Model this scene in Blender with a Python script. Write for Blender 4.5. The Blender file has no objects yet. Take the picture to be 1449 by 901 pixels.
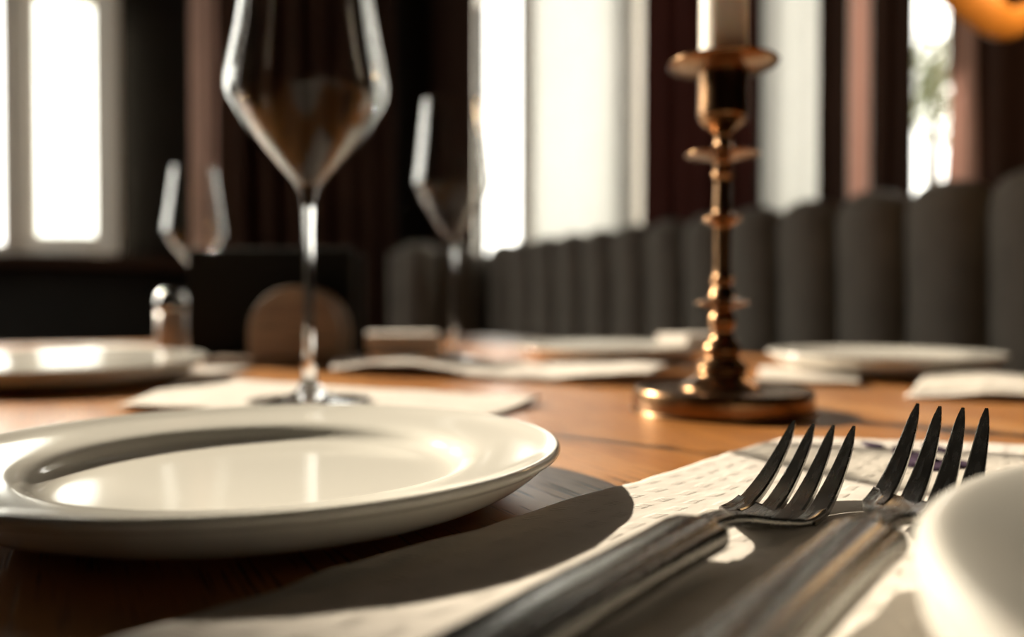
import bpy, bmesh, math, random
from mathutils import Vector, Matrix, noise
R = math.radians
sc = bpy.context.scene
col = sc.collection
random.seed(7)

# ---------------------------------------------------------------- units
# lengths below are in "units" of 0.8 m; z = 0 is the table top, 0.75 m above the floor
K = 0.8
TABLE = 0.75
CAM_H = 0.072            # camera height over the table top
FPX, CX, HY = 1150.0, 724.5, 430.0   # focal length in pixels and horizon row of the photograph
RZ = math.atan2(.4745, .88)          # the room and the table stand turned by this angle
NV = Vector((math.cos(RZ), math.sin(RZ))); DV = Vector((-math.sin(RZ), math.cos(RZ)))
def W(x, y, z=0.0): return Vector((K*x, K*y, TABLE + K*z))
def px_h(y, Y): return CAM_H + (HY - y)*Y/FPX        # height of image row y at distance Y
def px_x(x, Y): return (x - CX)*Y/FPX
def d_at(px, n):
    r = (px - CX)/FPX; return n*(.88 - .4745*r)/(.4745 + .88*r)
def n_at(px, d):
    r = (px - CX)/FPX; return d*(.4745 + .88*r)/(.88 - .4745*r)

# ---------------------------------------------------------------- camera
cam = bpy.data.cameras.new('camera'); cam_o = bpy.data.objects.new('camera', cam); col.objects.link(cam_o)
cam.sensor_width = 36.0; cam.lens = 36.0*FPX/1449.0; cam.clip_start = .005; cam.clip_end = 200
cam_o.location = W(0, 0, CAM_H); cam_o.rotation_euler = (R(90) - math.atan((450.5 - HY)/FPX), 0, 0)
cam.dof.use_dof = True; cam.dof.focus_distance = K*.272
cam.dof.aperture_fstop = (cam.lens/1000.0)/(.0068*K); cam.dof.aperture_blades = 0
sc.camera = cam_o

# ---------------------------------------------------------------- light
SKY = 6.0
SUN = 12.5
world = bpy.data.worlds.new('world'); sc.world = world; world.use_nodes = True
bg = world.node_tree.nodes['Background']; bg.inputs[0].default_value = (1.0, .96, .89, 1); bg.inputs[1].default_value = SKY
sun = bpy.data.lights.new('sun', 'SUN'); sun.energy = SUN; sun.angle = R(.8); sun.color = (1.0, .86, .70)
sun_o = bpy.data.objects.new('sun', sun); col.objects.link(sun_o)
SUN_AZ, SUN_EL = Vector((.80, -.60)).normalized(), R(27)
sdir = Vector((SUN_AZ.x*math.cos(SUN_EL), SUN_AZ.y*math.cos(SUN_EL), -math.sin(SUN_EL)))
sun_o.rotation_euler = sdir.to_track_quat('-Z', 'Y').to_euler(); sun_o.location = (-3, 2, 5)
vs = sc.view_settings; vs.view_transform = 'Standard'; vs.look = 'None'; vs.exposure = 0.0; vs.gamma = 1.0; vs.use_curve_mapping = False
sc.cycles.use_denoising = True
sc.cycles.sample_clamp_indirect = 6.0
sc.cycles.max_bounces = 10; sc.cycles.transmission_bounces = 10; sc.cycles.transparent_max_bounces = 12

# ---------------------------------------------------------------- materials
def new_mat(name):
    m = bpy.data.materials.new(name); m.use_nodes = True
    nt = m.node_tree; b = nt.nodes['Principled BSDF']; return m, nt, b
def N(nt, t, **kw):
    n = nt.nodes.new(t)
    for k, v in kw.items():
        if k.startswith('i_'): n.inputs[k[2:].replace('_', ' ')].default_value = v
        else: setattr(n, k, v)
    return n
def L(nt, a, b): nt.links.new(a, b)
def ramp(nt, fac, stops):
    r = nt.nodes.new('ShaderNodeValToRGB'); e = r.color_ramp.elements
    e[0].position, e[0].color = stops[0][0], (*stops[0][1], 1); e[1].position, e[1].color = stops[-1][0], (*stops[-1][1], 1)
    for p, c in stops[1:-1]:
        x = e.new(p); x.color = (*c, 1)
    L(nt, fac, r.inputs[0]); return r.outputs[0]
def plain(name, c, rough=.5, metal=0.0, var=.06, scale=40.0, bump=0.0, coat=0.0, spec=.5, sss=0.0):
    m, nt, b = new_mat(name)
    tc = N(nt, 'ShaderNodeTexCoord'); nz = N(nt, 'ShaderNodeTexNoise', i_Scale=scale, i_Detail=4.0); L(nt, tc.outputs['Object'], nz.inputs['Vector'])
    lo = tuple(max(0, v*(1-var)) for v in c); hi = tuple(min(1, v*(1+var)) for v in c)
    L(nt, ramp(nt, nz.outputs['Fac'], [(.3, lo), (.7, hi)]), b.inputs['Base Color'])
    b.inputs['Roughness'].default_value = rough; b.inputs['Metallic'].default_value = metal
    if sss: b.inputs['Subsurface Weight'].default_value = sss; b.inputs['Subsurface Radius'].default_value = (1, .6, .35); b.inputs['Subsurface Scale'].default_value = .012
    b.inputs['Coat Weight'].default_value = coat; b.inputs['Specular IOR Level'].default_value = spec
    if bump:
        bp = N(nt, 'ShaderNodeBump', i_Strength=bump, i_Distance=.002); L(nt, nz.outputs['Fac'], bp.inputs['Height']); L(nt, bp.outputs[0], b.inputs['Normal'])
    return m
def porcelain(name):
    m = plain(name, (.78, .755, .69), rough=.10, var=.02, scale=6, spec=.55); return m
def glass(name):
    m, nt, b = new_mat(name)
    b.inputs['Base Color'].default_value = (1, 1, 1, 1); b.inputs['Roughness'].default_value = .0
    b.inputs['Transmission Weight'].default_value = 1.0; b.inputs['IOR'].default_value = 1.5
    nz = N(nt, 'ShaderNodeTexNoise', i_Scale=9.0); tc = N(nt, 'ShaderNodeTexCoord'); L(nt, tc.outputs['Object'], nz.inputs['Vector'])
    L(nt, ramp(nt, nz.outputs['Fac'], [(.3, (.97, .97, .96)), (.7, (1, 1, 1))]), b.inputs['Base Color'])
    return m
def thin_glass(name):
    # blown wall of a glass bowl: clear straight on, mirror-like where it turns away
    m, nt, b = new_mat(name); out = nt.nodes['Material Output']
    lw = N(nt, 'ShaderNodeLayerWeight', i_Blend=.5)
    pw = N(nt, 'ShaderNodeMath', operation='POWER'); pw.inputs[1].default_value = 2.6; L(nt, lw.outputs['Facing'], pw.inputs[0])
    ma = N(nt, 'ShaderNodeMath', operation='MULTIPLY_ADD'); ma.inputs[1].default_value = .94; ma.inputs[2].default_value = .012; L(nt, pw.outputs[0], ma.inputs[0])
    nz = N(nt, 'ShaderNodeTexNoise', i_Scale=9.0); tc = N(nt, 'ShaderNodeTexCoord'); L(nt, tc.outputs['Object'], nz.inputs['Vector'])
    tr = N(nt, 'ShaderNodeBsdfTransparent'); L(nt, ramp(nt, nz.outputs['Fac'], [(.3, (.985, .985, .975)), (.7, (.995, .995, .99))]), tr.inputs[0])
    gl = N(nt, 'ShaderNodeBsdfGlossy', i_Roughness=.015)
    mx = N(nt, 'ShaderNodeMixShader'); L(nt, ma.outputs[0], mx.inputs[0]); L(nt, tr.outputs[0], mx.inputs[1]); L(nt, gl.outputs[0], mx.inputs[2]); L(nt, mx.outputs[0], out.inputs[0]); nt.nodes.remove(b); return m
def window_glass(name):
    m, nt, b = new_mat(name)
    out = nt.nodes['Material Output']
    gl = N(nt, 'ShaderNodeBsdfGlossy', i_Roughness=.02); tr = N(nt, 'ShaderNodeBsdfTransparent')
    nz = N(nt, 'ShaderNodeTexNoise', i_Scale=2.0); tc = N(nt, 'ShaderNodeTexCoord'); L(nt, tc.outputs['Object'], nz.inputs['Vector'])
    L(nt, ramp(nt, nz.outputs['Fac'], [(.3, (.93, .94, .92)), (.7, (.97, .97, .96))]), tr.inputs[0])
    mx = N(nt, 'ShaderNodeMixShader'); mx.inputs[0].default_value = .06
    L(nt, tr.outputs[0], mx.inputs[1]); L(nt, gl.outputs[0], mx.inputs[2]); L(nt, mx.outputs[0], out.inputs[0]); nt.nodes.remove(b); return m
def cloth(name, c, rough=.9, transl=0.0, tcol=None, weave=600.0, fold=14.0):
    m, nt, b = new_mat(name)
    tc = N(nt, 'ShaderNodeTexCoord'); nz = N(nt, 'ShaderNodeTexNoise', i_Scale=fold, i_Detail=5.0); L(nt, tc.outputs['Object'], nz.inputs['Vector'])
    L(nt, ramp(nt, nz.outputs['Fac'], [(.3, tuple(v*.85 for v in c)), (.7, tuple(min(1, v*1.12) for v in c))]), b.inputs['Base Color'])
    b.inputs['Roughness'].default_value = rough; b.inputs['Specular IOR Level'].default_value = .2
    n2 = N(nt, 'ShaderNodeTexNoise', i_Scale=weave, i_Detail=2.0); L(nt, tc.outputs['Object'], n2.inputs['Vector'])
    bp = N(nt, 'ShaderNodeBump', i_Strength=.25, i_Distance=.0006); L(nt, n2.outputs['Fac'], bp.inputs['Height']); L(nt, bp.outputs[0], b.inputs['Normal'])
    if transl:
        out = nt.nodes['Material Output']; t = N(nt, 'ShaderNodeBsdfTranslucent'); t.inputs[0].default_value = (*(tcol or c), 1)
        mx = N(nt, 'ShaderNodeMixShader'); mx.inputs[0].default_value = transl
        L(nt, b.outputs[0], mx.inputs[1]); L(nt, t.outputs[0], mx.inputs[2]); L(nt, mx.outputs[0], out.inputs[0])
    return m
def wood_mat(name, dark, mid, light, rough=.3, scale=1.0, coat=.15, axis='Y', pores=True):
    m, nt, b = new_mat(name)
    tc = N(nt, 'ShaderNodeTexCoord'); mp = N(nt, 'ShaderNodeMapping')
    s = {'Y': (26, 1.6, 26), 'X': (1.6, 26, 26), 'Z': (26, 26, 1.6)}[axis]
    mp.inputs['Scale'].default_value = tuple(v*scale for v in s); L(nt, tc.outputs['Object'], mp.inputs['Vector'])
    nz = N(nt, 'ShaderNodeTexNoise', i_Scale=1.0, i_Detail=6.0, i_Distortion=.6); L(nt, mp.outputs[0], nz.inputs['Vector'])
    base = ramp(nt, nz.outputs['Fac'], [(.28, dark), (.5, mid), (.72, light)])
    mp2 = N(nt, 'ShaderNodeMapping'); s2 = {'Y': (800, 26, 800), 'X': (26, 800, 800), 'Z': (800, 800, 26)}[axis]
    mp2.inputs['Scale'].default_value = tuple(v*scale for v in s2); L(nt, tc.outputs['Object'], mp2.inputs['Vector'])
    n2 = N(nt, 'ShaderNodeTexNoise', i_Scale=1.0, i_Detail=2.0); L(nt, mp2.outputs[0], n2.inputs['Vector'])
    pore = ramp(nt, n2.outputs['Fac'], [(.33, (0, 0, 0)), (.43, (1, 1, 1))])
    mx = N(nt, 'ShaderNodeMix', data_type='RGBA'); L(nt, pore, mx.inputs[0]); mx.inputs[6].default_value = (*[v*.25 for v in dark], 1); L(nt, base, mx.inputs[7])
    L(nt, mx.outputs[2], b.inputs['Base Color'])
    bp = N(nt, 'ShaderNodeBump', i_Strength=.3 if pores else .15, i_Distance=.0006); L(nt, pore, bp.inputs['Height']); L(nt, bp.outputs[0], b.inputs['Normal'])
    b.inputs['Roughness'].default_value = rough; b.inputs['Coat Weight'].default_value = coat; b.inputs['Coat Roughness'].default_value = .25
    return m
def napkin_mat(name, c=(.80, .745, .68)):
    m, nt, b = new_mat(name)
    tc = N(nt, 'ShaderNodeTexCoord'); mp = N(nt, 'ShaderNodeMapping'); mp.inputs['Scale'].default_value = (1, 1, 1); L(nt, tc.outputs['UV'], mp.inputs['Vector'])
    # embossed rows of short stitches: bars across a row, gated by the row wave and by a slow noise
    bars = N(nt, 'ShaderNodeTexWave', wave_type='BANDS', bands_direction='X', i_Scale=190.0, i_Distortion=1.5, i_Detail=1.0); L(nt, mp.outputs[0], bars.inputs['Vector'])
    rows = N(nt, 'ShaderNodeTexWave', wave_type='BANDS', bands_direction='Y', i_Scale=30.0, i_Distortion=.8); L(nt, mp.outputs[0], rows.inputs['Vector'])
    gate = N(nt, 'ShaderNodeTexWave', wave_type='BANDS', bands_direction='X', i_Scale=28.0, i_Distortion=3.0); L(nt, mp.outputs[0], gate.inputs['Vector'])
    m1 = N(nt, 'ShaderNodeMath', operation='MULTIPLY'); L(nt, bars.outputs['Fac'], m1.inputs[0])
    rr = N(nt, 'ShaderNodeMapRange', i_From_Min=.55, i_From_Max=.85); L(nt, rows.outputs['Fac'], rr.inputs[0]); L(nt, rr.outputs[0], m1.inputs[1])
    gg = N(nt, 'ShaderNodeMapRange', i_From_Min=.3, i_From_Max=.6); L(nt, gate.outputs['Fac'], gg.inputs[0])
    m2 = N(nt, 'ShaderNodeMath', operation='MULTIPLY'); L(nt, m1.outputs[0], m2.inputs[0]); L(nt, gg.outputs[0], m2.inputs[1])
    nz = N(nt, 'ShaderNodeTexNoise', i_Scale=90.0, i_Detail=6.0); L(nt, mp.outputs[0], nz.inputs['Vector'])
    sm = N(nt, 'ShaderNodeMath', operation='MULTIPLY_ADD'); sm.inputs[1].default_value = .7; L(nt, m2.outputs[0], sm.inputs[0]); L(nt, nz.outputs['Fac'], sm.inputs[2])
    bp = N(nt, 'ShaderNodeBump', i_Strength=.9, i_Distance=.0006); L(nt, sm.outputs[0], bp.inputs['Height']); L(nt, bp.outputs[0], b.inputs['Normal'])
    L(nt, ramp(nt, nz.outputs['Fac'], [(.3, tuple(v*.95 for v in c)), (.7, tuple(min(1, v*1.04) for v in c))]), b.inputs['Base Color'])
    b.inputs['Roughness'].default_value = .85; b.inputs['Specular IOR Level'].default_value = .25
    out = nt.nodes['Material Output']; t = N(nt, 'ShaderNodeBsdfTranslucent'); t.inputs[0].default_value = (c[0], c[1]*.96, c[2]*.9, 1)
    mx = N(nt, 'ShaderNodeMixShader'); mx.inputs[0].default_value = .12; L(nt, b.outputs[0], mx.inputs[1]); L(nt, t.outputs[0], mx.inputs[2]); L(nt, mx.outputs[0], out.inputs[0])
    return m
def steel_mat(name):
    m, nt, b = new_mat(name)
    tc = N(nt, 'ShaderNodeTexCoord'); mp = N(nt, 'ShaderNodeMapping'); mp.inputs['Scale'].default_value = (900, 60, 300); L(nt, tc.outputs['Object'], mp.inputs['Vector'])
    nz = N(nt, 'ShaderNodeTexNoise', i_Scale=1.0, i_Detail=3.0); L(nt, mp.outputs[0], nz.inputs['Vector'])
    L(nt, ramp(nt, nz.outputs['Fac'], [(.3, (.19, .185, .17)), (.7, (.24, .235, .22))]), b.inputs['Base Color'])
    L(nt, ramp(nt, nz.outputs['Fac'], [(.3, (.24, .24, .24)), (.7, (.29, .29, .29))]), b.inputs['Roughness'])
    b.inputs['Metallic'].default_value = 1.0
    sp = N(nt, 'ShaderNodeTexVoronoi', i_Scale=1400.0); L(nt, tc.outputs['Object'], sp.inputs['Vector'])
    bp = N(nt, 'ShaderNodeBump', i_Strength=.012, i_Distance=.0002); L(nt, nz.outputs['Fac'], bp.inputs['Height']); L(nt, bp.outputs[0], b.inputs['Normal'])
    return m
M = dict(
    porcelain=porcelain('white_porcelain'), glass=glass('wine_glass'), thin_glass=thin_glass('blown_glass_wall'), pane=window_glass('window_pane'),
    napkin=napkin_mat('embossed_napkin'), purple=plain('purple_print', (.035, .012, .045), .8),
    steel=steel_mat('steel'), oak=wood_mat('oak_tabletop', (.36, .135, .031), (.46, .19, .05), (.56, .26, .085), rough=.33, coat=.1),
    brass=plain('old_brass', (.25, .14, .068), rough=.25, metal=1.0, var=.15, scale=60),
    wax=plain('white_wax', (.86, .80, .70), rough=.45, var=.03, sss=.15), wick=plain('wick', (.03, .025, .02), .9),
    black=plain('matt_black', (.008, .008, .007), rough=.75, spec=.15), ply=wood_mat('holder_wood', (.20, .13, .085), (.26, .18, .12), (.31, .22, .15), rough=.6, axis='X', pores=False),
    shaker=plain('shaker_ceramic', (.55, .46, .39), rough=.3), chrome=plain('chrome', (.8, .79, .77), rough=.12, metal=1.0, var=.03),
    sofa=cloth('grey_upholstery', (.18, .16, .135), rough=.75), sofa_base=plain('dark_base', (.02, .016, .013), .6),
    curtain=cloth('brown_curtain', (.050, .024, .015), fold=5), red_curtain=cloth('oxblood_curtain', (.075, .019, .013), fold=5),
    lit_edge=cloth('pink_lit_edge', (.85, .53, .42), transl=.5, tcol=(.34, .165, .12), fold=5),  # sunlit curtain edges: the light is put into a pale pink cloth colour
    wall=plain('dark_wall', (.017, .016, .013), .85, var=.2, scale=5, bump=.1), ceiling=plain('ceiling_paint', (.045, .038, .03), .9, scale=5),
    floor=wood_mat('floor_wood', (.06, .03, .015), (.10, .05, .025), (.14, .075, .04), rough=.4, scale=.5),
    frame=plain('painted_frame', (.86, .80, .71), .45, var=.04), sill=wood_mat('sill_wood', (.03, .012, .006), (.05, .02, .01), (.07, .03, .015), rough=.45, axis='X', pores=False),
    sheer=cloth('sheer_net', (.75, .73, .69), transl=.6, tcol=(.42, .41, .38), fold=6),
    amber=plain('amber_wood', (.62, .27, .05), .4, var=.1, scale=12), leaf=plain('leaf_green', (.20, .22, .09), .6, var=.3, scale=30), bark=plain('bark', (.10, .07, .05), .9, var=.3, bump=.5),
)

# ---------------------------------------------------------------- mesh helpers (all input in units, stored in metres)
def tag(o, label=None, cat=None, group=None, kind=None):
    if label: o['label'] = label
    if cat: o['category'] = cat
    if group: o['group'] = group
    if kind: o['kind'] = kind
    return o
def empty(name, loc, rz=0.0, label=None, cat=None, group=None, kind=None):
    o = bpy.data.objects.new(name, None); col.objects.link(o); o.location = loc; o.rotation_euler = (0, 0, rz); o.empty_display_size = .02
    return tag(o, label, cat, group, kind)
def mesh(name, verts, faces, mat, parent=None, loc=None, rz=0.0, smooth=True, uvs=None, recalc=True):
    me = bpy.data.meshes.new(name); me.from_pydata([(v[0]*K, v[1]*K, v[2]*K) for v in verts], [], faces); me.update()
    if recalc: bm = bmesh.new(); bm.from_mesh(me); bmesh.ops.recalc_face_normals(bm, faces=bm.faces); bm.to_mesh(me); bm.free()
    if uvs:
        ul = me.uv_layers.new(name='UVMap')
        for l in me.loops: ul.data[l.index].uv = uvs[l.vertex_index]
    if smooth:
        for p in me.polygons: p.use_smooth = True
    me.materials.append(mat)
    o = bpy.data.objects.new(name, me); col.objects.link(o)
    if parent: o.parent = parent
    if loc is not None: o.location = loc
    o.rotation_euler = (0, 0, rz)
    return o
def dup(o, parent=None):
    c = o.copy(); col.objects.link(c); c.parent = parent
    for ch in [x for x in bpy.data.objects if x.parent == o]: dup(ch, c)
    return c
class MB:
    def __init__(s): s.v, s.f = [], []
    def box(s, x0, x1, y0, y1, z0, z1):
        b = len(s.v)
        s.v += [(x, y, z) for z in (z0, z1) for y in (y0, y1) for x in (x0, x1)]
        s.f += [tuple(b+i for i in q) for q in ((0, 2, 3, 1), (4, 5, 7, 6), (0, 1, 5, 4), (1, 3, 7, 5), (3, 2, 6, 7), (2, 0, 4, 6))]
        return s
    def lathe(s, prof, seg=64, cx=0, cy=0):
        b = len(s.v); rings = []
        for r, z in prof:
            if r < 1e-6: rings.append([len(s.v)]); s.v.append((cx, cy, z))
            else:
                rings.append(list(range(len(s.v), len(s.v)+seg)))
                s.v += [(cx + r*math.cos(2*math.pi*i/seg), cy + r*math.sin(2*math.pi*i/seg), z) for i in range(seg)]
        for a, c in zip(rings, rings[1:]):
            for i in range(seg):
                j = (i+1) % seg
                if len(a) == 1 and len(c) == 1: continue
                if len(a) == 1: s.f.append((a[0], c[i], c[j]))
                elif len(c) == 1: s.f.append((a[i], c[0], a[j]))
                else: s.f.append((a[i], c[i], c[j], a[j]))
        return s
    def loft(s, rings, cap=True):
        idx = []
        for r in rings:
            idx.append(list(range(len(s.v), len(s.v)+len(r)))); s.v += [tuple(p) for p in r]
        n = len(idx[0])
        for a, c in zip(idx, idx[1:]):
            for i in range(n):
                j = (i+1) % n; s.f.append((a[i], c[i], c[j], a[j]))
        if cap: s.f.append(tuple(idx[0][::-1])); s.f.append(tuple(idx[-1]))
        return s
    def build(s, name, mat, parent=None, loc=None, rz=0.0, smooth=True, bevel=0.0, bseg=2, recalc=True):
        o = mesh(name, s.v, s.f if recalc else [q[::-1] for q in s.f], mat, parent, loc, rz, smooth, None, recalc)
        if bevel:
            md = o.modifiers.new('bevel', 'BEVEL'); md.width = bevel*K; md.segments = bseg; md.limit_method = 'ANGLE'; md.angle_limit = R(35); md.harden_normals = False
        return o
def box_part(name, b, mat, parent=None, bevel=.004, loc=None, rz=0.0):
    return MB().box(*b).build(name, mat, parent, loc, rz, smooth=False, bevel=bevel)
def catmull(pts, n=6):
    out = []
    for i in range(len(pts)-1):
        p0, p1, p2, p3 = pts[max(i-1, 0)], pts[i], pts[i+1], pts[min(i+2, len(pts)-1)]
        for k in range(n):
            t = k/n
            out.append(tuple(.5*((2*p1[j]) + (-p0[j]+p2[j])*t + (2*p0[j]-5*p1[j]+4*p2[j]-p3[j])*t*t + (-p0[j]+3*p1[j]-3*p2[j]+p3[j])*t**3) for j in range(len(p1))))
    out.append(tuple(pts[-1])); return out
ROOM = W(0, 0, 0)      # room objects use (n, d) coordinates turned by RZ about this point

# ================================================================ the room
FL, CE = -TABLE/K, 3.0
NA, DB = 1.8, 4.198                 # inner faces of the window wall beside the bench and of the far wall
N0, D0 = -2.2, -3.2
def struct(o): o['kind'] = 'structure'; return o
struct(box_part('floor', (N0-.2, NA+.3, D0-.2, DB+.3, FL-.1, FL), M['floor'], loc=ROOM, rz=RZ, bevel=0))
struct(box_part('ceiling', (N0-.2, NA+.3, D0-.2, DB+.3, CE, CE+.1), M['ceiling'], loc=ROOM, rz=RZ, bevel=0))
struct(box_part('wall_front', (N0-.2, NA+.3, D0-.2, D0, FL, CE), M['wall'], loc=ROOM, rz=RZ, bevel=0))
# window wall beside the bench
TOPA, TOPB, TOPS = 1.75, 1.52, 2.74
wa = [(d_at(912, NA), 4.10), (d_at(1420, NA), d_at(1060, NA))]     # two openings (d0, d1)
SA = .20
m = MB(); m.box(NA, NA+.25, D0, DB+.25, FL, SA); m.box(NA, NA+.25, D0, DB+.25, TOPA, CE)
edges = [D0, wa[1][0], wa[1][1], wa[0][0], wa[0][1], DB+.25]
for a, b in ((0, 1), (2, 3), (4, 5)): m.box(NA, NA+.25, edges[a], edges[b], SA, TOPA)
struct(m.build('wall_right', M['wall'], loc=ROOM, rz=RZ, smooth=False))
# far wall: the window in view, and the taller one further left that lets the sun in
SB = .292
nb0, nb1 = -.62, n_at(160, DB)
ds0, ds1, DS, DT = 2.8, 4.10, .30, 1.70        # unseen side window, added and widened for fill from the left
ns0, ns1, SS = -1.935, -.70, .35                # tall window that lets the sun in
m = MB(); m.box(N0, NA, DB, DB+.25, FL, SB-.03); m.box(N0, NA, DB, DB+.25, TOPS, CE)
m.box(N0-.2, ns0, DB, DB+.25, SB-.03, TOPS); m.box(ns0, ns1, DB, DB+.25, SB-.03, SS); m.box(ns1, nb0, DB, DB+.25, SB-.03, TOPS); m.box(nb1, NA, DB, DB+.25, SB-.03, TOPS); m.box(nb0, nb1, DB, DB+.25, TOPB, TOPS)
struct(m.build('wall_back', M['wall'], loc=ROOM, rz=RZ, smooth=False))
m = MB(); m.box(N0-.2, N0, D0, DB, FL, DS); m.box(N0-.2, N0, D0, DB, DT, CE); m.box(N0-.2, N0, D0, ds0, DS, DT); m.box(N0-.2, N0, ds1, DB, DS, DT)
struct(m.build('wall_left', M['wall'], loc=ROOM, rz=RZ, smooth=False))

def window_A(name, d0, d1, bars):
    w = empty(name, ROOM, RZ, kind='structure')
    t = .045; n0, n1 = NA+.10, NA+.17
    f = MB(); f.box(n0, n1, d0, d0+t, SA, TOPA); f.box(n0, n1, d1-t, d1, SA, TOPA); f.box(n0, n1, d0+t, d1-t, SA, SA+t); f.box(n0, n1, d0+t, d1-t, TOPA-t, TOPA)
    f.build('window_frame', M['frame'], w, smooth=False, bevel=.005)
    for (p0, p1) in bars: box_part('mullion', (n0-.02, n1, d_at(p1, n0), d_at(p0, n0), SA+t, TOPA-t), M['frame'], w)
    xs = [d0+t] + sorted(d_at((p0+p1)/2, n0) for p0, p1 in bars) + [d1-t]
    for a, b in zip(xs, xs[1:]): box_part('pane', (n0+.03, n0+.036, a, b, SA+t, TOPA-t), M['pane'], w, bevel=0)
    box_part('window_sill', (NA-.03, NA+.10, d0, d1, SA-.03, SA+.004), M['frame'], w)
    return w
w1 = window_A('window_1', wa[0][0], wa[0][1], [(739, 760), (881, 903)])
w2 = window_A('window_2', wa[1][0], wa[1][1], [(1205, 1260)])
def window_B(name, n0, n1, z0, z1, bars):
    w = empty(name, ROOM, RZ, kind='structure'); d0, d1 = DB+.09, DB+.16; t = .05
    f = MB(); f.box(n0, n0+t, d0, d1, z0, z1); f.box(n1-t*.4, n1, d0, d1, z0, z1); f.box(n0+t, n1-t*.4, d0, d1, z0, z0+t); f.box(n0+t, n1-t*.4, d0, d1, z1-t, z1)
    f.build('window_frame', M['frame'], w, smooth=False, bevel=.006)
    for (a, b) in bars: box_part('mullion', (a, b, d0-.02, d1, z0+t, z1-t), M['frame'], w)
    xs = [n0+t] + [(a+b)/2 for a, b in bars] + [n1-t*.4]
    for a, b in zip(xs, xs[1:]): box_part('pane', (a, b, d0+.03, d0+.036, z0+t, z1-t), M['pane'], w, bevel=0)
    return w
dw = DB+.09
w3 = window_B('window_3', nb0, nb1, SB, TOPB, [(n_at(6, dw), n_at(51, dw))])
w4 = empty('fill_window', ROOM, RZ, kind='structure')
f = MB(); t = .04; f.box(N0-.16, N0-.09, ds0, ds0+t, DS, DT); f.box(N0-.16, N0-.09, ds1-t, ds1, DS, DT); f.box(N0-.16, N0-.09, ds0+t, ds1-t, DS, DS+t); f.box(N0-.16, N0-.09, ds0+t, ds1-t, DT-t, DT)
f.build('window_frame', M['frame'], w4, smooth=False, bevel=.006)
box_part('pane', (N0-.13, N0-.124, ds0+t, ds1-t, DS+t, DT-t), M['pane'], w4, bevel=0)
w5 = window_B('window_5', ns0, ns1, SS, TOPS, [])
# casement sash hinged at the mullion and standing open into the room
nh, dh, phi = n_at(44, DB+.06), DB+.06, R(24); sw = .3
for _ in range(40): sw = (n_at(172, dh-sw*math.sin(phi))-nh)/math.cos(phi)
sz = TOPB-SB-.02; q = .27*sw
sash = MB(); sash.box(sw-q, sw, -.025, .02, 0, sz); sash.box(0, .03, -.025, .02, 0, sz); sash.box(.03, sw-q, -.025, .02, 0, .085); sash.box(.03, sw-q, -.025, .02, sz-.07, sz)
so = sash.build('sash', M['frame'], w3, smooth=False, bevel=.012); so.location = (K*nh, K*dh, K*(SB+.004)); so.rotation_euler = (0, 0, -phi)
sp = box_part('pane', (.03, sw-q, -.004, .0, .085, sz-.07), M['pane'], so, bevel=0)
sb = struct(box_part('trim_1', (N0, n_at(300, DB-.08), DB-.10, DB+.10, SB-.055, SB-.0), M['sill'], loc=ROOM, rz=RZ, bevel=.008))
# portals so the daylight through the openings is sampled well
def portal(n0, n1, d0, d1, z0, z1, face):
    l = bpy.data.lights.new('portal', 'AREA'); l.shape = 'RECTANGLE'; l.cycles.is_portal = True
    o = bpy.data.objects.new('portal', l); col.objects.link(o)
    cn, cd, cz = (n0+n1)/2, (d0+d1)/2, (z0+z1)/2
    p = NV*cn + DV*cd; o.location = W(p.x, p.y, cz)
    v = {'n': -NV, 'd': -DV, 'w': NV}[face]
    o.rotation_euler = Vector((v.x, v.y, 0)).to_track_quat('-Z', 'Y').to_euler()
    l.size = K*((d1-d0) if face != 'd' else (n1-n0)); l.size_y = K*(z1-z0)
for a in wa: portal(NA+.22, NA+.22, a[0], a[1], SA, TOPA, 'n')
portal(nb0, nb1, DB+.22, DB+.22, SB, TOPB, 'd'); portal(N0-.18, N0-.18, ds0, ds1, DS, DT, 'w'); portal(ns0, ns1, DB+.22, DB+.22, SS, TOPS, 'd')

# ---------------------------------------------------------------- curtains (n, d paths)
def curtain_strip(name, path, z0, z1, mat, parent, amp=.03, wl=.11, ph=0.0, taper=None, nz=14):
    # path: list of (n, d); pleats stand off along the left normal
    pts = []
    segs = list(zip(path, path[1:])); tot = sum(math.dist(a, b) for a, b in segs); steps = max(12, int(tot/wl*12)); acc = 0
    for k in range(steps+1):
        s = tot*k/steps; q = s
        for a, b in segs:
            l = math.dist(a, b)
            if q <= l+1e-9: break
            q -= l
        t = min(1, q/l); tx, ty = (b[0]-a[0])/l, (b[1]-a[1])/l
        pts.append((a[0]+(b[0]-a[0])*t, a[1]+(b[1]-a[1])*t, -ty, tx, s))
    V, F = [], []
    for i in range(nz+1):
        z = z0+(z1-z0)*i/nz
        for (x, y, nx, ny, s) in pts:
            a = amp*(math.sin(2*math.pi*s/wl+ph+.4*math.sin(z*1.3)) + .35*math.sin(2*math.pi*s/wl*.43+1.7+z*.5))
            g = 1.0
            xx, yy = x+nx*a, y+ny*a
            if taper:
                c, w_top, w_bot, zt, zb = taper
                u = min(1, max(0, (z-zb)/(zt-zb))); g = w_bot+(w_top-w_bot)*u
                xx = c[0]+(xx-c[0])*g; yy = c[1]+(yy-c[1])*g
            V.append((xx, yy, z))
    n = len(pts)
    for i in range(nz):
        for k in range(n-1): F.append((i*n+k, i*n+k+1, (i+1)*n+k+1, (i+1)*n+k))
    o = mesh(name, V, F, mat, parent)
    if mat not in (M['sheer'], M['lit_edge']):
        md = o.modifiers.new('thick', 'SOLIDIFY'); md.thickness = .004*K; md.offset = 0
    return o
cb_d = DB-.10; ca_n = NA-.045
def curtain(label, build, group='dark pleated curtains'):
    e = empty('curtain', ROOM, RZ, label, 'curtain', group); build(e); return e
Z0, Z1 = FL+.03, TOPA+.15
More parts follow.
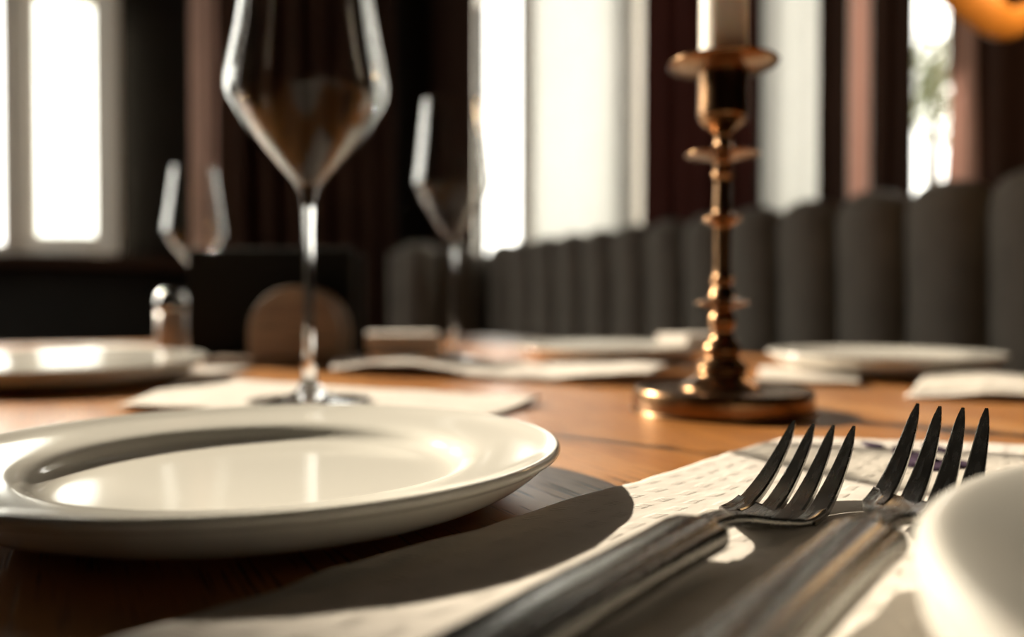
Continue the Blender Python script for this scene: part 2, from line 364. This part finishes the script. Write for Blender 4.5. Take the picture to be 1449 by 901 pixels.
curtain('dark brown pleated curtain filling the corner between the two window walls', lambda e: (
    curtain_strip('drape', [(n_at(303, cb_d-.2), cb_d-.2), (n_at(340, cb_d), cb_d), (n_at(560, cb_d), cb_d)], Z0, Z1, M['curtain'], e, .035, .13),
    curtain_strip('lit_edge', [(n_at(270, cb_d), cb_d), (n_at(306, cb_d-.22), cb_d-.22)], Z0, Z1, M['lit_edge'], e, .006, .10)))
curtain('dark brown pleated curtain at the edge of the brightest window behind the far wine glass', lambda e: (
    curtain_strip('drape', [(ca_n, d_at(676, ca_n)), (ca_n, d_at(590, ca_n))], Z0, Z1, M['curtain'], e, .022, .12)))
curtain('oxblood red curtain hanging behind the brass candlestick', lambda e: (
    curtain_strip('drape', [(ca_n, d_at(1072, ca_n)), (ca_n, d_at(908, ca_n))], Z0, Z1, M['red_curtain'], e, .016, .10)))
curtain('narrow dark curtain with pink lit edge between the two slim window strips', lambda e: (
    curtain_strip('drape', [(ca_n, d_at(1293, ca_n)), (ca_n, d_at(1228, ca_n))], Z0, Z1, M['curtain'], e, .010, .07),
    curtain_strip('lit_edge', [(ca_n, d_at(1229, ca_n)), (ca_n, d_at(1198, ca_n))], Z0, Z1, M['lit_edge'], e, .004, .10),
    curtain_strip('drape', [(ca_n, d_at(1199, ca_n)), (ca_n, d_at(1158, ca_n))], Z0, Z1, M['curtain'], e, .008, .07)))
def tapered(e):
    cc = (ca_n, d_at(1368, ca_n))
    curtain_strip('drape', [(ca_n, d_at(1580, ca_n)), (ca_n, d_at(1367, ca_n))], Z0, Z1, M['curtain'], e, .012, .10)
    curtain_strip('lit_edge', [(ca_n-.012, d_at(1388, ca_n)), (ca_n-.012, d_at(1338, ca_n))], Z0, 1.05, M['lit_edge'], e, .003, .07, taper=(cc, .30, 1.0, .95, .28))
    curtain_strip('drape', [(ca_n+.02, d_at(1392, ca_n)), (ca_n+.02, d_at(1332, ca_n))], .58, Z1, M['curtain'], e, .005, .07)
curtain('dark curtain with a pink tapering lit edge at the far right above the bench', tapered)
def sheer(px0, px1, label):
    n = NA+.05
    sh = curtain_strip('sheer_curtain', [(n, d_at(px1, n)), (n, d_at(px0, n))], SA+.01, TOPA-.02, M['sheer'], None, .008, .12)
    sh.location = ROOM; sh.rotation_euler = (0, 0, RZ); tag(sh, label, 'curtain', 'sheer curtains')
sheer(756, 890, 'translucent off-white sheer curtain in the middle window left of the candlestick')
sheer(1060, 1240, 'translucent off-white sheer curtain right behind the candle')
# a tree outside the slim window strip
tp = NV*2.9 + DV*d_at(1318, 2.9); tz = px_h(125, tp.y)-FL
tree = empty('tree', W(tp.x, tp.y, FL), 0, 'blurred green tree outside the slim window on the right', 'tree')
MB().lathe([(.05, 0), (.04, tz*.5), (.02, tz*.9), (0, tz)], 10).build('trunk', M['bark'], tree)
V, F = [], []
for i in range(900):
    p = Vector((random.gauss(0, .07), random.gauss(0, .07), tz+random.gauss(0, .10))); a = Vector((random.uniform(-1, 1), random.uniform(-1, 1), random.uniform(-.6, .6))).normalized(); c = a.cross(Vector((0, 0, 1))).normalized()
    b = len(V); V += [tuple(p-a*.025), tuple(p+c*.011), tuple(p+a*.025), tuple(p-c*.011)]; F.append((b, b+1, b+2, b+3))
tag(mesh('foliage', V, F, M['leaf'], tree, smooth=False), kind='stuff')

# ================================================================ channel-back bench
ST = .33            # top of the back above the table
def sofa_channel(w=.18, h=.62, th=.13):
    # vertical pad: local x = across, -y = towards the seat, z up from 0
    V, F = [], []; nu, nv = 19, 22; g = []
    for j in range(nv+1):
        v = j/nv; row = []
        for i in range(nu+1):
            u = -1+2*i/nu
            bul = (1-abs(u)**2.6)**.6 if abs(u) < 1 else 0
            row.append((u, bul))
        g.append((v, row))
    prof = [(0, 0.0), (.15, .25), (.5, .62), (.8, .88), (.92, .97)]
    pr = []                         # side profile (y offset forward, z)
    for k in range(14): pr.append((1.0-.12*math.sin(math.pi*k/13*.9), h*.90*k/13))
    for k in range(1, 9):
        a = math.pi/2*k/8; pr.append((1.0-.04-.5*(1-math.cos(a)) , h*.90+h*.10*math.sin(a)))
    for k in range(1, 5): pr.append((.46-.46*k/4, h*(1.0-.02*k/4)))
    for (yo, z) in pr:
        for i in range(nu+1):
            u = -1+2*i/nu; bul = max(0, 1-abs(u)**2.2)**.6
            V.append((u*w/2*.995, -th*yo*(.42+.58*bul), z*(.93+.07*bul)))
    n = nu+1
    for j in range(len(pr)-1):
        for i in range(nu): F.append((j*n+i, j*n+i+1, (j+1)*n+i+1, (j+1)*n+i))
    return V, F
bench = empty('bench', ROOM, RZ, 'long grey channel-tufted bench wrapping the corner along the windows', 'bench')
bn = 1.563; zb = ST-.62; CW = .18
V, F = sofa_channel()
proto = None
d = -.55; corner_d = 3.12
def put_channel(n, d, rot):
    global proto
    if proto is None: proto = o = mesh('channel', V, F, M['sofa'], bench)
    else: o = proto.copy(); col.objects.link(o); o.parent = bench
    o.location = (K*n, K*d, K*zb); o.rotation_euler = (0, 0, rot)
s0 = .0723
k = -4
while s0+CW*(k+.5) < corner_d-.05:
    put_channel(bn+.10, s0+CW*(k+.5), R(-90)); k += 1
dend = s0+CW*k
nn = bn-.02
while nn > bn-.36:
    put_channel(nn-.09, dend+.10, 0); nn -= CW
nend = nn
box_part('back_frame', (bn+.08, bn+.115, s0-4*CW, dend+.20, FL+.02, ST-.03), M['sofa'], bench, bevel=.03)
box_part('back_frame', (nend, bn+.08, dend+.12, dend+.20, FL+.02, ST-.03), M['sofa'], bench, bevel=.03)
box_part('seat', (bn-.50, bn, s0-4*CW, dend, -.50, -.36), M['sofa'], bench, bevel=.04)
box_part('seat', (nend, bn-.50, dend-.50, dend, -.50, -.36), M['sofa'], bench, bevel=.04)
box_part('plinth', (bn-.46, bn+.08, s0-4*CW+.02, dend, FL, -.50), M['sofa_base'], bench)

# ================================================================ table
TN0, TN1, TD0, TD1 = -.50, .851, -.55, 1.71
tbl = empty('dining_table', Vector((ROOM.x, ROOM.y, 0)), RZ, 'orange-brown oak dining table with visible grain, set for a meal', 'table')
zt = TABLE/K
box_part('tabletop', (TN0, TN1, TD0, TD1, zt-.045, zt), M['oak'], tbl, bevel=.006)
box_part('apron', (TN0+.07, TN1-.07, TD0+.07, TD1-.07, zt-.14, zt-.045), M['oak'], tbl)
for n in (TN0+.08, TN1-.16):
    for d in (TD0+.08, TD1-.16): box_part('leg', (n, n+.08, d, d+.08, 0, zt-.14), M['oak'], tbl)

# ================================================================ plates
def plate_profile(Rr, rim=.020, well=.69, floor=.0075, lip=.0030, foot=.56):
    w = Rr*well; q = (rim-floor)/.013
    top = [(0, floor), (w*.6, floor), (w*.86, floor+.0004*q), (w*.95, floor+.0022*q), (w*1.0, floor+.0055*q), (w*1.05, floor+.0075*q), (w*1.13, floor+.0088*q), (Rr*.90, rim-.0022*q), (Rr*.965, rim-.0004*q), (Rr*.99, rim), (Rr, rim-lip*.5), (Rr*.995, rim-lip), (Rr*.97, rim-lip*1.5)]
    bot = [(Rr*.945, rim-.0075), (Rr*.89, rim-.0122), (Rr*.81, .0040), (Rr*.72, .0016), (Rr*.66, .0), (Rr*.63, .0), (Rr*.615, .0022), (0, .0026)]
    return catmull([(0, floor)] + top[1:], 5)[:-1] + catmull(bot[:1] and [top[-1]] + bot, 4)
def plate(px, Y, Rr, label, X=None, z=0.0, group='round white plates', **kw):
    X = px_x(px, Y) if X is None else X
    o = MB().lathe(plate_profile(Rr, **kw), 128).build('plate', M['porcelain'], loc=W(X, Y, z))
    return tag(o, label, 'plate', group)
plate(0, .3055, .1125, 'large glossy white dinner plate in the left foreground', X=-.0945, rim=.0205)
gp = plate(98, .735, .118, 'white plate with dazzling window glare at the left edge behind the foreground plate', floor=.0185, z=.0030); gp.rotation_euler = (R(1.5), 0, 0)
plate(862, 1.02, .118, 'white plate beyond the napkin, left of the candlestick', z=.002, floor=.0165)
plate(1248, .835, .113, 'white plate right of the candlestick, in front of the bench', z=.0035, floor=.0155)
# deep plate cut by the right edge
bw = [(0, .0110), (.080, .0112), (.100, .0128), (.118, .0180), (.132, .0232), (.140, .0260), (.1440, .0270), (.1465, .0266), (.1480, .0250), (.1482, .022), (.1470, .016), (.143, .009), (.134, .003), (.122, .0008), (.110, 0), (.104, .0002), (0, .0010)]
tag(MB().lathe(catmull(bw, 5), 160).build('soup_plate', M['porcelain'], loc=W(.2053, .0806, .0045)), 'deep white soup plate cut off by the right edge of the picture', 'plate', 'round white plates')

# ================================================================ napkins
def napkin(label, c, z=.0012, amp=.0015, fr=9.0, seed=0, thick=.0014, n=56, hump=None, mat='napkin', name='napkin', edge=.0, group='white embossed napkins', drop=0.0):
    # c: four ground corners (X, Y) in order around the cloth
    o3 = Vector((sum(p[0] for p in c)/4, sum(p[1] for p in c)/4, 0)); V, F, U = [], [], []
    lu = math.dist(c[0], c[1]); lv = math.dist(c[0], c[3])
    for j in range(n+1):
        v = j/n
        for i in range(n+1):
            u = i/n
            p = Vector((c[0][0]*(1-u)*(1-v)+c[1][0]*u*(1-v)+c[2][0]*u*v+c[3][0]*(1-u)*v, c[0][1]*(1-u)*(1-v)+c[1][1]*u*(1-v)+c[2][1]*u*v+c[3][1]*(1-u)*v, 0))
            nzv = noise.noise(Vector((p.x*fr+seed*3.1, p.y*fr, seed)))
            e = .0016*edge
            p.x += e*noise.noise(Vector((p.x*60, p.y*60, seed+5))); p.y += e*noise.noise(Vector((p.x*60+9, p.y*60, seed+8)))
            zz = z+amp*(.5+nzv)+.25*amp*noise.noise(Vector((p.x*fr*4, p.y*fr*4, seed+2)))
            if hump:
                for (hx, hy, hr, hh) in hump: zz += hh*math.exp(-((p.x-hx)**2+(p.y-hy)**2)/(hr*hr))
            V.append((p.x-o3.x, p.y-o3.y, max(.0009, zz))); U.append((u*lu*K, v*lv*K))
    m_ = n+1
    for j in range(n):
        for i in range(n): F.append((j*m_+i, j*m_+i+1, (j+1)*m_+i+1, (j+1)*m_+i))
    o = mesh(name, V, F, M[mat], loc=W(o3.x, o3.y, 0), uvs=U)
    md = o.modifiers.new('thick', 'SOLIDIFY'); md.thickness = thick*K; md.offset = -1 if z > thick else 1
    return tag(o, label, 'napkin', group)
fork_nap = napkin('large folded white napkin under the two forks, printed with a small purple flower', [(-.125, .118), (.140, .412), (.330, .372), (.16, -.02)], z=.0018, amp=.0013, fr=14, seed=1, n=140, thick=.0018, edge=1.0)
napkin('white napkin under the tall wine glass, just behind the foreground plate', [(-.265, .545), (-.03, .47), (.022, .586), (-.305, .785)], amp=.003, fr=8, seed=2, z=.002, hump=[(.02, .585, .03, .004)])
napkin('wavy white napkin around the foot of the far wine glass', [(-.185, .83), (.120, .70), (.190, .84), (-.225, 1.06)], amp=.008, fr=9, seed=3, z=.001, hump=[(-.12, .83, .04, .006), (.12, .76, .06, .008)])
napkin('white napkin left of the soup plate tines, at the right edge before the bench', [(.298, .615), (.46, .545), (.56, .70), (.38, .74)], amp=.006, fr=9, seed=4, z=.001, hump=[(.40, .68, .05, .010)])['label'] = 'white napkin lying at the right edge of the table behind the fork tips'
napkin('small white napkin corner sticking out beneath the plate right of the candlestick', [(.222, .735), (.30, .70), (.36, .84), (.27, .88)], amp=.003, fr=9, seed=5, z=.001)
napkin('white napkin under the far side of the glaring left plate', [(-.50, .74), (-.30, .735), (-.28, .88), (-.52, .90)], amp=.0012, fr=8, seed=9, z=.0034)
napkin('pale napkin by the white shaker behind the left plate', [(-.78, 1.22), (-.40, 1.10), (-.36, 1.22), (-.70, 1.36)], amp=.006, fr=8, seed=6, z=.001)
# thick folded napkins
def folded(label, px, Y, wid, dep, hgt, rz, z=0.0, layers=4):
    e = empty('folded_napkin', W(px_x(px, Y), Y, z), rz, label, 'napkin', 'folded napkins')
    for k in range(layers):
        m_ = MB(); z0 = hgt*k/layers; s_ = 1-.03*k
        a = [(-wid*.5*s_, -dep*.5), (wid*.5*s_, -dep*.5), (wid*.5*s_, dep*.5), (-wid*.5*s_, dep*.5)]
        m_.box(-wid*.5*s_, wid*.5*s_, -dep*.5, dep*.5, z0+.0004, z0+hgt/layers)
        m_.build('fold', M['napkin'], e, smooth=False, bevel=hgt/layers*.4, bseg=3)
    return e
folded('small stack of folded napkin between the dark stand and the far wine glass', 565, 1.20, .125, .10, .030, R(4))
folded('folded napkin resting on the plate left of the candlestick', 982, 1.02, .075, .06, .013, R(28), z=.0215, layers=3)

# ---------------------------------------------------------------- purple flower on the fork napkin
fx, fy = .208, .352
def petal_print(px, py, parts):
    hb = CAM_H-.0042
    for (x, y, lx, ly, a) in parts:
        Y = hb*FPX/(y-HY); X = px_x(x, Y); c = fork_nap.location
        sx = 1.25*lx*Y/FPX; sy = 1.4*ly*Y*Y/(FPX*hb)
        vs_ = [(X-c.x/K+sx*math.cos(t)*math.cos(a)-sy*math.sin(t)*math.sin(a)*.4, Y-c.y/K+sy*math.sin(t)*math.cos(a)+sx*.3*math.cos(t)*math.sin(a), 0) for t in [2*math.pi*i/16 for i in range(16)]]
        m_ = MB(); zz = .0046
        m_.loft([[(v[0], v[1], zz-.0012) for v in vs_], [(v[0], v[1], zz) for v in vs_]]); m_.build('printed_petal', M['purple'], fork_nap, smooth=False)
petal_print(0, 0, [(1298, 646, 17, 7, .1), (1280, 638, 9, 4, -.2), (1330, 636, 12, 5, .3), (1340, 656, 14, 4, 0), (1358, 656, 15, 3.5, -.3), (1318, 660, 12, 3, .2), (1236, 630, 10, 3, 0), (1285, 655, 8, 3, 0)])

# ================================================================ forks
def fork(T, ang, tilt, label, lift):
    # T: ground point under the middle of the tips; local +y runs from handle to tips, local origin under the tips
    e = empty('fork', W(T[0], T[1], 0), -ang, label, 'fork', 'two table forks side by side')
    zz = [(0, .0274), (.012, .0188), (.025, .0112), (.037, .0062), (.047, .0040), (.058, .0042), (.070, .0068), (.082, .0102), (.095, .0118), (.108, .0118), (.16, .0105), (.22, .0085), (.30, .0070)]
    zs = catmull(zz, 8)
    def zc(t):
        for a, b in zip(zs, zs[1:]):
            if a[0] <= t <= b[0]: u = (t-a[0])/(b[0]-a[0]); return a[1]+(b[1]-a[1])*u + lift + tilt*max(0, .11-t)
        return zs[-1][1]+lift
    # head: shallow curved plate from the neck to the tine roots
    hw = catmull([(.043, .0145), (.052, .0143), (.060, .0134), (.068, .0105), (.075, .0068), (.082, .0040), (.092, .0031), (.106, .0033)], 5)
    rings = []
    for (t, w) in hw:
        up, dn = [], []; th = .0011+.0011*max(0, (t-.06)/.045)
        for i in range(9):
            u = -1+2*i/8; x = u*w; cz = .0022*(u*u)*(w/.013)
            up.append((x, -t, zc(t)+cz+th)); dn.append((x, -t, zc(t)+cz-th))
        rings.append(up + dn[::-1])
    MB().loft(rings).build('head', M['steel'], e)
    # four tines
    for k in range(4):
        c = -1.5+k; rings = []
        for q in range(15):
            t = .055*(1-q/14.0)
            x = c*(.0077-.0006*(1-t/.048)); w = .0031*(1-max(0, 1-t/.048)**2*.60); th = .0014*(1-.25*(1-t/.048))
            w = max(w, .0012); th = th if t < .047 else th*.55
            if q == 14: w *= .45; th *= .6
            if q == 13: w *= .85
            cz = .0022*((x/.0132)**2)*min(1, t/.048+.3); z = zc(t)+cz
            rings.append([(x-w, -t, z-th*.8), (x-w, -t, z+th*.6), (x-w*.82, -t, z+th), (x, -t, z+th), (x+w*.82, -t, z+th), (x+w, -t, z+th*.6), (x+w, -t, z-th*.8), (x, -t, z-th)])
        tn = MB().loft(rings).build('tine', M['steel'], e); tn.data.set_sharp_from_angle(angle=R(28))
    # hollow handle with raised long ridges and square shoulders
    prof = catmull([(.1015, .0030, .0026), (.1030, .0058, .0034), (.1045, .0082, .0040), (.1070, .0092, .0044), (.112, .0092, .0045), (.13, .0088, .0044), (.17, .0090, .0044), (.22, .0100, .0042), (.26, .0110, .0040), (.285, .0088, .0034), (.296, .005, .002)], 4)
    rings = []
    for (t, w, th) in prof:
        ring = []
        for i in range(72):
            a = 2*math.pi*i/72; cx_, cz_ = math.cos(a), math.sin(a)
            x = w*math.copysign(abs(cx_)**.6, cx_); z = th*math.copysign(abs(cz_)**.8, cz_)
            u = abs(x)/w
            rid = 0
            if t > .103: rid = -.0009*math.exp(-((u-.72)/.06)**2) - .0009*math.exp(-((u-.42)/.05)**2)
            z += rid if z > 0 else 0
            ring.append((x, -t, zc(t)+z))
        rings.append(ring)
    MB().loft(rings).build('handle', M['steel'], e)
    # small collar bead where the neck meets the handle
    m_ = MB(); rr = []
    for q in range(9):
        a = -math.pi/2+math.pi*q/8; t = .1005+.002*math.sin(a); s_ = .7+.3*math.cos(a)
        rr.append([(.0046*s_*math.cos(b), -t, zc(t)+.0034*s_*math.sin(b)) for b in [2*math.pi*i/20 for i in range(20)]])
    m_.loft(rr).build('collar', M['steel'], e)
    return e
fork((.1139, .2965), R(38), 0.0, 'steel fork whose tines stand nearer the candlestick, left of the pair', .0)
fork((.1525, .2815), R(38), .05, 'steel fork next to the soup plate, right of the pair', .0028)

# ================================================================ wine glasses
def wine_glass(X, Y, label, s=1.0, w=.0545, hs=.150, hw_=.217, ht=.315, rt=.040, foot=.042, z=0.0):
    e = empty('wine_glass', W(X, Y, z), 0, label, 'wine glass', 'tall angular wine glasses')
    th = .0015
    outer = catmull([(.0042, hs-.012), (.0062, hs-.003), (.0120, hs+.006), (w*.62, hs+(hw_-hs)*.50), (w*.90, hs+(hw_-hs)*.86), (w, hw_+.004), (w*.975, hw_+.020), (w*.5+rt*.5, (hw_+ht)*.5+.003), (rt, ht)], 7)
    inner = catmull([(rt-th*.8, ht), (w*.5+rt*.5-th, (hw_+ht)*.5+.003), (w*.975-th, hw_+.020), (w-th, hw_+.004), (w*.90-th*1.1, hs+(hw_-hs)*.86+.0008), (w*.62-th*1.2, hs+(hw_-hs)*.50+.001), (.0085, hs+.0065), (.003, hs+.0030), (0, hs+.0022)], 7)
    outer = [(r*s, z_*s) for r, z_ in outer]; inner = [(r*s, z_*s) for r, z_ in inner]
    prof_st = catmull([(foot, .0006), (foot, .0016), (foot*.8, .0026), (foot*.4, .0050), (.010, .0085), (.0056, .016), (.0040, .030), (.0036, .06), (.0036, .10), (.0040, hs-.020), (.0042, hs-.0118)], 6)
    stem = [(0, .0006)] + [(r*s, z_*s) for r, z_ in prof_st]
    kf = next(i for i, p in enumerate(stem) if i > 8 and p[1] > .011*s)
    for nm, prof in (('foot', stem[:kf+1]), ('stem', stem[kf:] + [outer[0]]), ('bowl', outer + inner)):
        MB().lathe(prof, 80).build(nm, M['thin_glass' if nm == 'bowl' else 'glass'], e, recalc=False)
    return e
wine_glass(px_x(437, .57), .57, 'tallest wine glass standing directly behind the foreground plate', w=.0553, hs=.149, hw_=.212, ht=.315, z=.0035)
wine_glass(px_x(641, .98), .98, 'wine glass in the middle distance before the bright window edge', w=.0465, hs=.1455, hw_=.208, ht=.312, rt=.0365, z=.004)
wine_glass(px_x(276, 1.24), 1.24, 'blurred wine glass behind the black stand at the left', s=.84, w=.0530, hs=.150, hw_=.210, ht=.332, rt=.037)

# ================================================================ candlestick and candle
CY = .546; cxp = 1022; cX = px_x(cxp, CY); kp = CY/FPX
def hp(y): return px_h(y, CY)
stick = empty('candlestick', W(cX, CY, 0), 0, 'turned brass candlestick with wide drip pan and round foot', 'candlestick')
MB().lathe(catmull([(0, .0004), (.057, .0004), (.0592, .002), (.0594, .010), (.0585, .0145), (.056, .0158), (.045, .0150), (.034, .0155), (0, .0155)], 4), 72).build('base', M['brass'], stick)
st = [(62, 556), (56, 545), (42, 536), (33, 528), (36, 520), (30, 512), (24, 505), (27, 497), (25, 488), (17, 478), (15, 468), (19, 456), (17, 446), (13, 438), (20, 434), (36, 430), (37, 427), (20, 421), (16, 412), (12, 404), (17, 396), (12, 388), (11.5, 360), (12, 330), (14, 320), (26, 313), (26, 308), (14, 302), (12.5, 290), (11.5, 265), (12, 255), (15, 248), (12, 240), (13, 230), (30, 225), (50, 222), (50, 218), (30, 215), (14, 208), (11, 198), (14, 190), (22, 182), (33, 174)]
MB().lathe([(0, .015)] + catmull([(r*kp, hp(y)) for r, y in st], 4) + [(0, hp(174))], 48).build('stem', M['brass'], stick)
MB().lathe(catmull([(20*kp, hp(178)), (33*kp, hp(170)), (35*kp, hp(160)), (34*kp, hp(130)), (35*kp, hp(108)), (33*kp, hp(104)), (0, hp(104))], 3), 48).build('candle_cup', M['brass'], stick)
MB().lathe(catmull([(0, hp(106)), (34*kp, hp(106)), (55*kp, hp(103)), (72*kp, hp(97)), (76*kp, hp(93)), (75*kp, hp(91)), (70*kp, hp(93)), (50*kp, hp(98)), (0, hp(100))], 4), 64).build('drip_pan', M['brass'], stick)
cnd = empty('candle', W(cX, CY, hp(100)), 0, 'white wax candle standing in the brass candlestick', 'candle')
hc = .20
MB().lathe(catmull([(0, 0), (.0155, 0), (.0155, .02), (.0152, hc*.5), (.0148, hc-.006), (.0135, hc-.001), (.010, hc-.002), (0, hc-.005)], 4), 48).build('wax', M['wax'], cnd)
MB().lathe([(0, hc-.006), (.0011, hc-.005), (.0010, hc+.010), (0, hc+.012)], 8).build('wick', M['wick'], cnd)

# ================================================================ black stand, half-moon napkin holder, shaker
Yb = 1.02
x0, x1 = px_x(268, Yb), px_x(503, Yb)
bx = empty('menu_stand', W((x0+x1)/2, Yb, 0), R(-3), 'matt black upright stand behind the half-moon napkin holder', 'stand')
hw2 = (x1-x0)/2; hb_ = px_h(352, Yb)
box_part('panel', (-hw2, hw2, -.012, .012, .004, hb_), M['black'], bx, bevel=.004)
box_part('panel', (-hw2, hw2, .045, .069, .004, hb_-.004), M['black'], bx, bevel=.004)
box_part('base', (-hw2, hw2, -.03, .085, .0004, .008), M['black'], bx, bevel=.002)
Yd = .93
nh = empty('napkin_holder', W(px_x(418, Yd), Yd, 0), R(-2), 'brown half-moon wooden napkin holder in front of the black stand', 'napkin holder')
def half_moon(name, y0, y1):
    r = 66*Yd/FPX; top = px_h(405, Yd); pts = [(-r*1.0, .010)] + [(r*math.cos(math.pi-a)*1.0, top-r+ r*math.sin(a)) for a in [math.pi*i/28 for i in range(29)]] + [(r, .010)]
    MB().loft([[(x, y0, z) for x, z in pts], [(x, y1, z) for x, z in pts]]).build(name, M['ply'], nh, smooth=False, bevel=.0015)
half_moon('side', -.006, .004); half_moon('side', .040, .050)
box_part('base', (-.105, .062, -.012, .056, .0004, .010), M['ply'], nh, bevel=.002)
Ys = 1.08
sk = empty('salt_shaker', W(px_x(243, Ys), Ys, 0), 0, 'pale cylindrical shaker with shiny top beside the black stand', 'shaker')
rs = 21*Ys/FPX; hs_ = px_h(440, Ys)
MB().lathe([(0, .0004), (rs*.98, .0004), (rs, .004), (rs*.98, hs_*.5), (rs*.95, hs_), (0, hs_)], 40).build('body', M['shaker'], sk)
MB().lathe(catmull([(rs*.98, hs_), (rs*1.03, hs_+.003), (rs*1.0, hs_+.014), (rs*.8, hs_+.024), (rs*.4, hs_+.029), (0, hs_+.030)], 5), 40).build('cap', M['chrome'], sk)

# ================================================================ pendant lamp at the upper right
Yp = 1.25
def ppt(x, y, dy=0): return (px_x(x, Yp+dy), Yp+dy, px_h(y, Yp+dy))
c0 = ppt(1440, -40)
pl = empty('pendant_lamp', W(c0[0], c0[1], c0[2]), 0, 'amber bentwood pendant lamp hanging at the upper right corner', 'lamp')
def ribbon(name, pts, w0, w1, th=.006):
    # flat bent strip along pts (absolute units), broad side facing the camera side
    ps = catmull(pts, 8); rings = []
    for i, p in enumerate(ps):
        a = Vector(ps[max(i-1, 0)]); b = Vector(ps[min(i+1, len(ps)-1)]); t_ = (b-a).normalized(); side = t_.cross(Vector((.15, 1, .1))).normalized(); up = t_.cross(side).normalized()
        w_ = w0+(w1-w0)*i/(len(ps)-1); p = Vector(p)-Vector(c0)
        rings.append([p-side*w_-up*th, p+side*w_-up*th, p+side*w_+up*th, p-side*w_+up*th])
    MB().loft(rings).build(name, M['amber'], pl, bevel=.003)
ribbon('ribbon', [ppt(1290, -75), ppt(1345, -22), ppt(1393, 22), ppt(1420, 36), ppt(1452, 26), ppt(1530, -10), ppt(1590, -60)], .036, .012)
ribbon('ribbon', [ppt(1290, -75, .02), ppt(1330, -140, .05), ppt(1440, -190, .08), ppt(1550, -140, .05), ppt(1590, -60, .02)], .02, .02)
MB().lathe([(.004, .2), (.004, CE-c0[2])], 8).build('cord', M['black'], pl)
MB().lathe(catmull([(0, -.02), (.02, -.012), (.03, .02), (.02, .06), (.012, .09), (0, .09)], 5), 24).build('bulb', M['sheer'], pl)
lp = bpy.data.lights.new('pendant_bulb', 'POINT'); lp.energy = 1.2; lp.color = (1.0, .62, .28); lp.shadow_soft_size = .03
lo = bpy.data.objects.new('pendant_bulb', lp); col.objects.link(lo); lo.parent = pl; lo.location = (0, -.06, .02)
